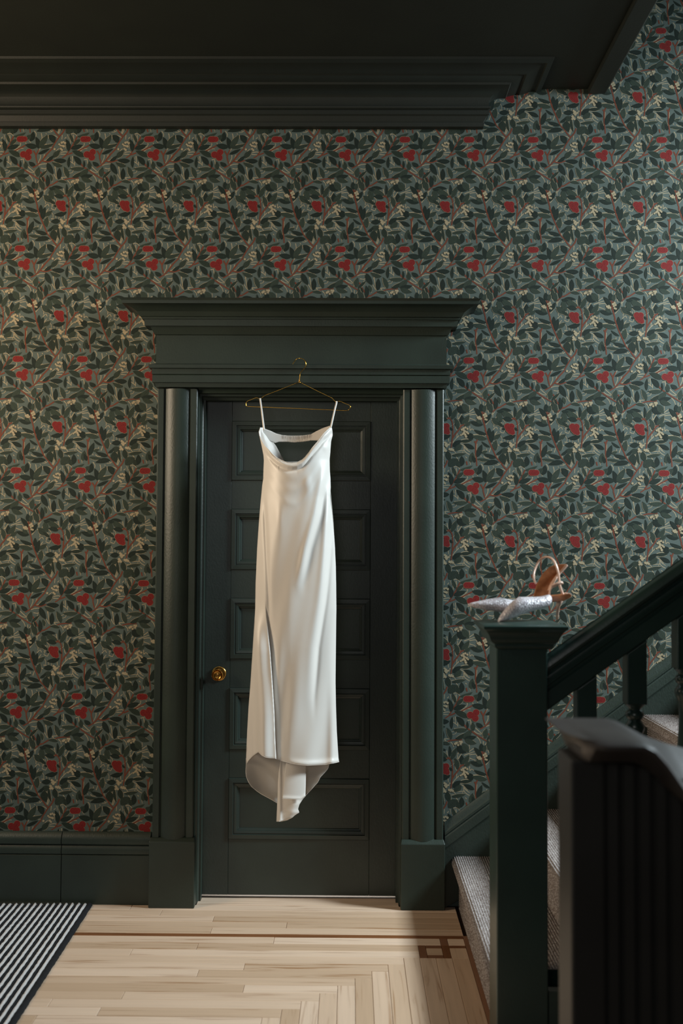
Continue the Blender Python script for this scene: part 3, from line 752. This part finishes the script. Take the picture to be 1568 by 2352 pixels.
# straps
def ribbon3(name, pts, wd):
    v = []; f = []
    P_ = catmull([np.array(p, float) for p in pts], 6)
    for i, p in enumerate(P_):
        v += [p + np.array([-wd / 2, 0, 0]), p + np.array([wd / 2, 0, 0])]
        if i: a = 2 * i; f.append((a - 2, a - 1, a + 1, a))
    o = mesh(name, v, f, M['satin'], dress, True); s = o.modifiers.new('thickness', 'SOLIDIFY'); s.thickness = .0016; s.offset = 0
    to_local(o, dress)
HY = -.088   # plane of the hanger
for name, hx, hy, bx_, by_ in (('shoulder_strap', 597.6, 916, 606.5, 988), ('shoulder_strap', 772.3, 923, 759.5, 982)):
    top = at(hx, hy - .5, Y=HY)
    ribbon3(name, [W(bx_, by_, -.122), W((bx_ * 2 + hx) / 3, (by_ * 2 + hy) / 3, -.115), W((bx_ + hx * 2) / 3, (by_ + hy * 2) / 3, -.105), W(hx, hy + 3, HY - .0035), (top[0], HY, top[2] + .0012), W(hx, hy + 3, HY + .0035), W((bx_ + hx * 2) / 3, (by_ + hy * 2) / 3, HY + .003), W(bx_ - .5, by_, HY - .005)], .0068)

# ------------------------------------------------------------------ hanger
hanger = thing('wire_hanger', 'thin gold wire hanger hooked over the door header, carrying the dress', 'hanger', (-.17, HY, 2.1))
hp = [(672, 836.3), (675.5, 831), (680.6, 825), (688, 822.6), (696, 825), (701, 830), (702.6, 835), (702, 840), (699.7, 845), (692, 853.6), (689.3, 858), (688.6, 863), (687, 876.5)]
def hy_(y_, x_): return HOOKY - .004 if x_ < 686 and y_ < 838 else HY + .006
pts = [at(a, b_, Y=(HOOKY + .0 if i < 3 else HY + .004)) for i, (a, b_) in enumerate(hp)]
to_local(MB().tube(pts, .0015, 8, 4).obj('hook', M['gold'], hanger, True), hanger)
fr = [(687, 877), (660, 888), (635, 898), (614, 906), (608.9, 908), (603, 912), (599.3, 915), (595.5, 915.7), (591, 914), (587.8, 913.6), (578, 917.2), (568.7, 921), (565.6, 924.5), (565, 928), (565.6, 931), (568.7, 933.2), (600, 934.8), (680, 938), (760, 941.5), (796, 942.6), (800.5, 941), (804, 936.8), (804.3, 933), (801, 930), (790, 925.5), (781, 921.6), (777, 921.4), (774.4, 922.4), (772, 923), (769, 921.5), (765, 917), (760, 912.9), (735, 901), (710, 888.5), (687, 877)]
to_local(MB().tube([at(a, b_, Y=HY) for a, b_ in fr], .00145, 8, 3).obj('shoulder_frame', M['gold'], hanger, True), hanger)
tw = []
for i in range(20):
    a = i * 1.1; p = at(687.3, 874 + i * .22, Y=HY + .001); tw.append((p[0] + .0024 * math.cos(a), p[1] + .0024 * math.sin(a), p[2]))
to_local(MB().tube(tw, .0008, 5).obj('twist', M['gold'], hanger, True), hanger)

# ------------------------------------------------------------------ staircase
SX0, SRUN, SRISE = .414, .2537, .191
STAIR_Y = -1.22
NS = 12
mt, nt, b = newmat('ribbed_sisal')
tc = nt.nodes.new('ShaderNodeTexCoord')
nz = nt.nodes.new('ShaderNodeTexNoise'); nz.inputs['Scale'].default_value = 90; nz.inputs['Detail'].default_value = 3
mp = nt.nodes.new('ShaderNodeMapping'); mp.inputs['Scale'].default_value = (2.5, 1, 2.5)
nt.links.new(tc.outputs['Object'], mp.inputs[0]); nt.links.new(mp.outputs[0], nz.inputs['Vector'])
r = ramp(nt, nz.outputs[0], [(.3, lin((104, 92, 86))), (.5, lin((152, 142, 138))), (.72, lin((200, 194, 192)))])
nt.links.new(r.outputs[0], b.inputs['Base Color']); b.inputs['Roughness'].default_value = .95
n2 = nt.nodes.new('ShaderNodeTexWave'); n2.bands_direction = 'Y'; n2.inputs['Scale'].default_value = 55; n2.inputs['Distortion'].default_value = 2
nt.links.new(tc.outputs['Object'], n2.inputs['Vector'])
bump(nt, b, n2.outputs[0], .6, .002); M['sisal'] = mt
stair = thing('staircase', 'dark green staircase with a ribbed grey stair carpet, rising right along the wallpapered wall', 'staircase', (SX0 + .2, -.5, 0))
def tr(x0, i): return x0
def step_profile(i):
    """riser, rounded nose and tread in x,z with fine ribs"""
    x0 = SX0 + SRUN * i; z1 = .207 + SRISE * i if i else .207
    z0 = 0 if i == 0 else .207 + SRISE * (i - 1)
    base = []
    xr = x0 + .03
    nR = 26
    for k_ in range(nR): base.append((xr - .0 - .012 * math.sin(math.pi * k_ / nR) * 0, z0 + (z1 - .045 - z0) * k_ / nR, -1, 0))
    for k_ in range(10):
        a = math.pi + (math.pi / 2) * k_ / 9 * 1.0
        t = k_ / 9; ang = math.pi + .55 - 0 * t
        # quarter ellipse from the riser round the nose to the top
        th = -math.pi / 2 - .2 + (math.pi / 2 + .2) * t
        base.append((x0 + .022 - .022 * math.cos(-th - 0) * 1.0 if False else x0 + .022 + .022 * math.sin(-math.pi / 2 - .6 + (math.pi / 2 + .6) * t - 0) , z1 - .022 + .022 * math.cos(-math.pi / 2 - .6 + (math.pi / 2 + .6) * t), 0, 0))
    for k_ in range(1, 43): base.append((x0 + .022 + (SRUN + .012) * k_ / 42, z1, 0, 1))
    # ribs: resample by arc length and push out along the normal
    P_ = np.array([(a, b_) for a, b_, *_ in base]); seg = np.linalg.norm(np.diff(P_, axis=0), axis=1); s = np.concatenate([[0], np.cumsum(seg)])
    L = s[-1]; n_ = int(L / .0022); out = []
    for k_ in range(n_ + 1):
        t = L * k_ / n_; x_ = np.interp(t, s, P_[:, 0]); z_ = np.interp(t, s, P_[:, 1])
        x2 = np.interp(t + .001, s, P_[:, 0]); z2 = np.interp(t + .001, s, P_[:, 1]); x1 = np.interp(t - .001, s, P_[:, 0]); z1_ = np.interp(t - .001, s, P_[:, 1])
        tx, tz = x2 - x1, z2 - z1_; l = math.hypot(tx, tz) + 1e-9
        nx, nz_ = -tz / l, tx / l
        h = .0020 * math.sin(2 * math.pi * t / .0088)
        out.append((x_ + nx * h, z_ + nz_ * h))
    return out
for i in range(NS):
    prf = step_profile(i)
    x0 = SX0 + SRUN * i; z1 = .207 + SRISE * i
    v = []; f = []
    ye = -1.10 if i == 0 else STAIR_Y
    ys = (-.022, -.40, -.78, ye)
    for x_, z_ in prf:
        for yv in ys: v.append((x_, yv, z_))
    for a in range(len(prf) - 1):
        for c_ in range(3): k0 = a * 4 + c_; f.append((k0, k0 + 1, k0 + 5, k0 + 4))
    tb = MB().box(x0 + .034, x0 + SRUN + .03, ye, -.022, max(0, z1 - .19), z1 - .003).obj('step', M['newel'], stair); to_local(tb, stair)
    o = mesh('stair_carpet', v, f, M['sisal'], tb, True); s_ = o.modifiers.new('thickness', 'SOLIDIFY'); s_.thickness = .004; s_.offset = -1
    o.matrix_parent_inverse = Matrix.Identity(4)
# outer string (saw-tooth) and wall string
sl = SRISE / SRUN
pts = [(SX0 + .05, 0)]
for i in range(NS):
    x0 = SX0 + SRUN * i + .03; z1 = .207 + SRISE * i - .002
    xx = max(x0, .563); pts += [(xx, (0 if i == 0 else z1 - SRISE)), (xx, z1)]
pts += [(SX0 + SRUN * NS + .03, .207 + SRISE * (NS - 1) - .002), (SX0 + SRUN * NS + .03, .207 + SRISE * (NS - 1) - .35), (SX0 + .45, 0)]
pts = pts[1:]
to_local(MB().rings([[(a, yv, b_) for a, b_ in pts] for yv in (STAIR_Y - .028, STAIR_Y)]).obj('outer_string', M['newel'], stair), stair)
def slope_z(x): return .332 + (x - .378) * .7425
def sloped(name, prof, x0, x1, mat, parent, zf, ybase=0.0, smooth=True, plumb0=True):
    """prof: (out, dz)"""
    R = [[(x_, ybase - o_, zf(x_) + dz) for o_, dz in prof] for x_ in (x0, x1)]
    o = MB().rings(R).obj(name, mat, parent)
    if parent: to_local(o, parent)
    return autosmooth(o, 30)
ws = [(0, 0), (.006, .0), (.012, -.008), (.016, -.020), (.019, -.030), (.026, -.036), (.026, -.046), (.022, -.052), (.025, -.058), (.025, -.098), (.021, -.106), (.020, -.112), (.020, -.75), (0, -.75)]
k0 = .386
R = []
for x_ in (k0, SX0 + SRUN * NS):
    R.append([(x_, -o_ - .0015, max(0.0, slope_z(x_) + dz)) for o_, dz in ws])
to_local(autosmooth(MB().rings(R).obj('wall_string', M['paint_old'], stair), 30), stair)

# newel post
newel = thing('newel_post', 'square dark green newel post with a flared cap at the foot of the stairs', 'newel post', (.4885, -1.1775, 0))
NX0, NX1, NY0, NY1 = .416, .561, -1.25, -1.105  # newel, rail, balusters and shoes scaled about the camera, baked into their numbers
to_local(bevel(MB().box(NX0, NX1, NY0, NY1, 0, 1.164).obj('post', M['newel'], newel), .004), newel)
ccx, ccy = .493, -1.1775
CW = [(1.1607, 0.0736), (1.1645, 0.0798), (1.1702, 0.0836), (1.1759, 0.0836), (1.1797, 0.0883), (1.1854, 0.095), (1.1949, 0.0988), (1.2025, 0.1016), (1.2101, 0.1064), (1.2177, 0.113), (1.2206, 0.1178), (1.2282, 0.1183), (1.2305, 0.1149), (1.2334, 0.095), (1.2353, 0.057), (1.2358, 0.0095)]
to_local(autosmooth(MB().frames([(z, ccx - h, ccx + h, ccy - h, ccy + h) for z, h in CW]).obj('cap', M['newel'], newel), 30), newel)

# handrail
rail_a = (.574, 1.135); rs = .7125
RY = -1.1835
def rz(x): return rail_a[1] + (x - rail_a[0]) * rs
hr = thing('handrail', 'moulded dark green handrail sloping up from the newel cap', 'handrail', (.57, -1.1835, 1.1))
pf = [(-.010, .002), (.012, .006), (.026, .0), (.034, -.012), (.037, -.026), (.034, -.036), (.026, -.042), (.024, -.048), (.031, -.054), (.033, -.066), (.031, -.080), (.024, -.086), (.023, -.094), (.029, -.100), (.030, -.150), (.026, -.156)]
full = [(o_, dz) for o_, dz in pf] + [(-o_, dz) for o_, dz in pf[1:][::-1]]
full = [(a * .95, b_ * .95) for a, b_ in full]
R = [[(x_, RY - o_, rz(x_) + dz) for o_, dz in full] for x_ in (NX1 + .0005, 3.1)]
to_local(autosmooth(MB().rings(R).obj('rail', M['newel'], hr), 30), hr)

# balusters
def baluster_mesh():
    # local: origin at the foot, unit built for height Hh; block at the top
    return
def make_baluster(x, zfoot, label):
    t = thing('baluster', label, 'baluster', (x, RY, zfoot), 'turned balusters under the handrail')
    zr = rz(x) - .149
    h = .0285
    ztop = zr + .02
    zb = zr - .166
    def L(o): return to_local(o, t)
    L(bevel(MB().rings([[(x - h, RY - h, zb), (x + h, RY - h, zb), (x + h, RY + h, zb), (x - h, RY + h, zb)],
              [(x - h, RY - h, rz(x - h) - .149), (x + h, RY - h, rz(x + h) - .149), (x + h, RY + h, rz(x + h) - .149), (x - h, RY + h, rz(x - h) - .149)]]).obj('top_block', M['newel'], t), .003))
    zf = zfoot + .10
    prof = [(.030, 0), (.027, -.004), (.018, -.012), (.017, -.016), (.024, -.022), (.027, -.030), (.024, -.040), (.018, -.045), (.020, -.050), (.027, -.060), (.028, -.070), (.024, -.082), (.019, -.095), (.016, -.13)]
    Hh = zb - zf
    prof += [(.016 + .011 * ss(.13, Hh * .8, s_), -s_) for s_ in np.linspace(.15, Hh - .05, 8)] + [(.020, -(Hh - .04)), (.019, -(Hh - .03)), (.026, -(Hh - .02)), (.028, -(Hh - .01)), (.030, -Hh)]
    L(autosmooth(MB().lathe(prof, (x, RY, zb), 20).obj('turned_shaft', M['newel'], t), 50))
    L(bevel(MB().box(x - h, x + h, RY - h, RY + h, zfoot - .001, zf).obj('foot_block', M['newel'], t), .003))
bxs = [.682 + .144 * k_ for k_ in range(8)]
BLAB = ['turned baluster nearest the newel post, only its square top block showing', 'turned baluster with its round beads showing above the stair carpet', 'third baluster from the newel, cut by the right edge of the photo',
        'fourth baluster up the stairs from the newel post', 'fifth baluster up the stairs from the newel post', 'sixth baluster up the stairs from the newel post', 'seventh baluster up the stairs from the newel post', 'topmost baluster, eighth up the stairs from the newel post']
for k_, x in enumerate(bxs):
    i = int((x - SX0) / SRUN); zf = .207 + SRISE * i
    if x - .03 < SX0 + SRUN * i + .0: pass
    make_baluster(x, zf + .001, BLAB[k_])

# ------------------------------------------------------------------ half wall with rail in the foreground
hw = thing('half_wall', 'dark beadboard half wall with a broad moulded cap rail, blurred in the right foreground', 'half wall', (.7, -2.17, 0))
# cap: plan outline of the level end and its fall to the right
SEC = [(.400, 1.100), (.533, 1.100), (.566, 1.083), (.600, 1.062), (.650, 1.046), (.760, 1.022), (1.30, .90)]
def cap_sec(x, z, inset_f):
    yf = -2.310 + inset_f; yb = -2.037
    tw = .085 * ss(.528, .66, x)                     # front edge falls faster than the back edge
    lo = lambda q: x + max(0, .436 - x) * q          # underside drawn in at the level end
    return [(lo(.3), yb, z - .012), (x, yb, z - .004), (x, yb - .008, z), (x, yf + .012, z - tw), (x, yf, z - .006 - tw), (lo(.3), yf + .002, z - .014 - tw), (lo(.7), yf + .030, z - .018 - tw), (lo(1), yf + .075, z - .050 - tw * .5), (lo(1), yb - .036, z - .052), (lo(.7), yb - .030, z - .024)]
R = []
for x, z in [(.400, 1.1), (.404, 1.1), (.412, 1.1), (.425, 1.1), (.445, 1.1), (.463, 1.1), (.50, 1.1), (.525, 1.1), (.545, 1.094), (.566, 1.083), (.600, 1.065), (.650, 1.048), (.760, 1.022), (1.30, .90)]:
    tt = max(0, (.463 - x) / .063); ins = .13 * (1 - math.sqrt(max(0, 1 - tt * tt)))
    R.append(cap_sec(x, z, ins))
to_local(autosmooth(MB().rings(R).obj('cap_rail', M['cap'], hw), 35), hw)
to_local(bevel(MB().box(.418, .482, -2.200, -2.078, 0, 1.046).obj('end_post', M['front'], hw), .005), hw)
def capz(x): return 1.052 if x < .53 else 1.052 - (x - .53) * .30 
bw = .030; x = .4825; 
while x < 1.25:
    z0_, z1_ = capz(x) - .012, capz(x + bw) - .012
    e = .006
    R = []
    pl = [(x, -2.188), (x + e * .5, -2.192), (x + e, -2.198), (x + bw - e, -2.198), (x + bw - e * .5, -2.192), (x + bw - .001, -2.188), (x + bw - .001, -2.09), (x, -2.09)]
    rr = [[(a, b_, 0) for a, b_ in pl], [(a, b_, z0_ + (z1_ - z0_) * (a - x) / bw) for a, b_ in pl]]
    to_local(MB().rings(rr).obj('beadboard', M['front'], hw), hw)
    x += bw

# ------------------------------------------------------------------ shoes
mt, nt, b = newmat('silver_glitter')
vo = nt.nodes.new('ShaderNodeTexVoronoi'); vo.inputs['Scale'].default_value = 230
tc = nt.nodes.new('ShaderNodeTexCoord'); nt.links.new(tc.outputs['Object'], vo.inputs['Vector'])
r = ramp(nt, vo.outputs['Distance'], [(.2, lin((252, 248, 252))), (.75, lin((205, 196, 204)))])
nt.links.new(r.outputs[0], b.inputs['Base Color']); b.inputs['Roughness'].default_value = .35; b.inputs['Metallic'].default_value = 0; b.inputs['Specular IOR Level'].default_value = 1
bump(nt, b, vo.outputs['Distance'], .9, .002); M['glitter'] = mt
mt, nt, b = newmat('nude_leather'); b.inputs['Base Color'].default_value = (*lin((226, 186, 164)), 1); b.inputs['Roughness'].default_value = .3
n = noise(nt, 200); bump(nt, b, n.outputs[0], .1, .001); M['nude'] = mt
mt, nt, b = newmat('tan_leather'); n = noise(nt, 60); r = ramp(nt, n.outputs[0], [(.3, lin((132, 78, 42))), (.7, lin((176, 112, 66)))])
nt.links.new(r.outputs[0], b.inputs['Base Color']); b.inputs['Roughness'].default_value = .45; M['tan'] = mt

def YS(y): return -4.1 + .95 * (y + 4.1)  # shoe depths scaled toward the camera along with the newel group
def loft_vamp(stations, name, parent, mat):
    """stations: (px, y_top, y_bottom, Y, half depth)"""
    R = []
    for px_, yt, yb, Yd, hd_ in stations:
        Yd = YS(Yd); hd_ *= .95; a = at(px_, yt, Y=Yd); c_ = at(px_, yb, Y=Yd); cen = (a + c_) / 2; hh_ = (a[2] - c_[2]) / 2
        ring = []
        for k_ in range(20):
            th = 2 * math.pi * k_ / 20; cs, sn = math.cos(th), math.sin(th)
            # flatter sole, domed top
            zz = hh_ * (sn if sn > 0 else -abs(sn) ** .6)
            ring.append((cen[0], cen[1] + hd_ * (abs(cs) ** .85) * (1 if cs > 0 else -1), cen[2] + zz))
        R.append(ring)
    o = MB().rings(R).obj(name, mat, parent, True); return to_local(o, parent)
Y1 = -1.02
s1 = thing('slingback_heel', 'glittery silver slingback shoe standing on its heel on the newel cap, in front', 'shoe', (.47, -1.14, 1.234), 'pair of wedding shoes on the newel cap')
loft_vamp([(1143, 1424, 1428, -1.045, .002), (1148, 1414, 1428, -1.043, .009), (1155, 1405, 1427, -1.04, .016), (1166, 1392, 1423, -1.035, .024), (1178, 1380, 1418.5, -1.03, .030), (1192, 1371, 1413, -1.022, .034), (1207, 1371, 1408, -1.014, .036), (1222, 1371, 1403, -1.006, .037), (1240, 1369.5, 1398, -.998, .036), (1252, 1367, 1394, -.992, .033), (1259, 1365, 1391, -.990, .030), (1263.5, 1368, 1384, -.988, .024)], 'vamp', s1, M['glitter'])
def plate(name, outline, Yfn, thick, parent, mat):
    """closed pixel outline extruded in depth into a solid"""
    A = [at(a, b_, Y=YS(Yfn(a, b_)) - thick / 2) for a, b_ in outline]; Bq = [at(a, b_, Y=YS(Yfn(a, b_)) - thick / 2) + np.array([0, thick, 0]) for a, b_ in outline]
    o = MB().rings([A, Bq]).obj(name, mat, parent); bevel(o, .0012); return to_local(o, parent)
plate('heel_seat', [(1258, 1370), (1268, 1368.5), (1285, 1367), (1300, 1364.5), (1308, 1363.5), (1312.5, 1367), (1311, 1372), (1304, 1376), (1294, 1380.5), (1280, 1382), (1262, 1382)], lambda a, b_: -.955 + (1290 - a) * .0006, .045, s1, M['tan'])
plate('seat_edge', [(1300, 1363.5), (1307, 1362), (1312.5, 1365), (1312.5, 1370), (1307, 1373), (1301, 1371)], lambda a, b_: -.950, .049, s1, M['nude'])
hs_ = [(1284, 1379, .011), (1283, 1386, .0075), (1281, 1394, .0055), (1280, 1404, .0045), (1279.5, 1413, .004), (1279, 1422.5, .004)]
pts = [at(a, b_, Y=YS(-.945 + (b_ - 1380) * .0009)) for a, b_, q in hs_]
to_local(MB().tube(pts, [q[2] for q in hs_], 12).obj('heel', M['nude'], s1, True), s1)
# straps
def strap(name, pl, wd, th, parent, sub=5):
    wd *= 1.35; th *= 1.25
    pts = [at(a, b_, Y=YS(Yv)) for a, b_, Yv in pl]
    return to_local(MB().tube(pts, [(th, wd)], 8, sub).obj(name, M['nude'], parent, True), parent)
strap('ankle_strap', [(1230, 1340, -.975), (1226, 1331, -.965), (1225.5, 1320, -.95), (1229, 1306, -.935), (1236, 1291, -.925), (1246, 1281.5, -.925), (1257, 1279, -.935), (1268, 1284, -.955), (1276, 1297, -.97), (1281, 1313, -.978), (1283.5, 1331, -.98), (1284.5, 1342, -.98), (1288, 1354, -.975), (1293, 1366, -.965)], .0035, .0022, s1)
strap('side_strap', [(1261, 1367, -.99), (1263, 1356, -.992), (1267, 1344, -.992), (1273, 1334, -.99), (1277, 1326, -.985)], .004, .0022, s1)
strap('buckle_strap', [(1266, 1346.5, -.996), (1272, 1345, -.997), (1280, 1341, -.996), (1287, 1338.5, -.992), (1290, 1340, -.988)], .004, .004, s1)
s2_ = thing('slingback_heel', 'glittery silver pointed slingback lying tilted behind, its tan insole upright', 'shoe', (.42, -1.11, 1.27), 'pair of wedding shoes on the newel cap')
loft_vamp([(1074.5, 1387, 1390, -.985, .002), (1082, 1384.5, 1393, -.982, .009), (1092, 1382, 1396, -.978, .017), (1105, 1379.5, 1399, -.972, .025), (1120, 1376, 1402, -.966, .030), (1135, 1373.5, 1404, -.96, .033), (1148, 1372, 1406, -.955, .034), (1160, 1375, 1407, -.95, .034), (1176, 1378, 1406, -.945, .034), (1192, 1375, 1402, -.94, .033), (1208, 1371, 1396, -.935, .031), (1222, 1370, 1388, -.932, .026)], 'vamp', s2_, M['glitter'])
plate('insole', [(1208, 1392), (1216, 1388), (1226, 1371), (1231, 1350), (1233, 1343), (1241, 1328), (1249, 1316), (1262, 1303), (1275, 1297.5), (1290, 1296), (1301, 1295.5), (1303, 1300), (1298, 1307), (1288, 1317), (1276, 1331), (1266, 1344), (1260, 1360), (1257, 1374), (1240, 1388), (1222, 1394)], lambda a, b_: -.925 + (1390 - b_) * .0004, .012, s2_, M['tan'])
strap('insole_edge', [(1300, 1299, -.905), (1294, 1306, -.908), (1284, 1317, -.912), (1274, 1330, -.92), (1266, 1343, -.93), (1261, 1356, -.935)], .008, .0035, s2_)
print('OBJECTS', len(bpy.data.objects))
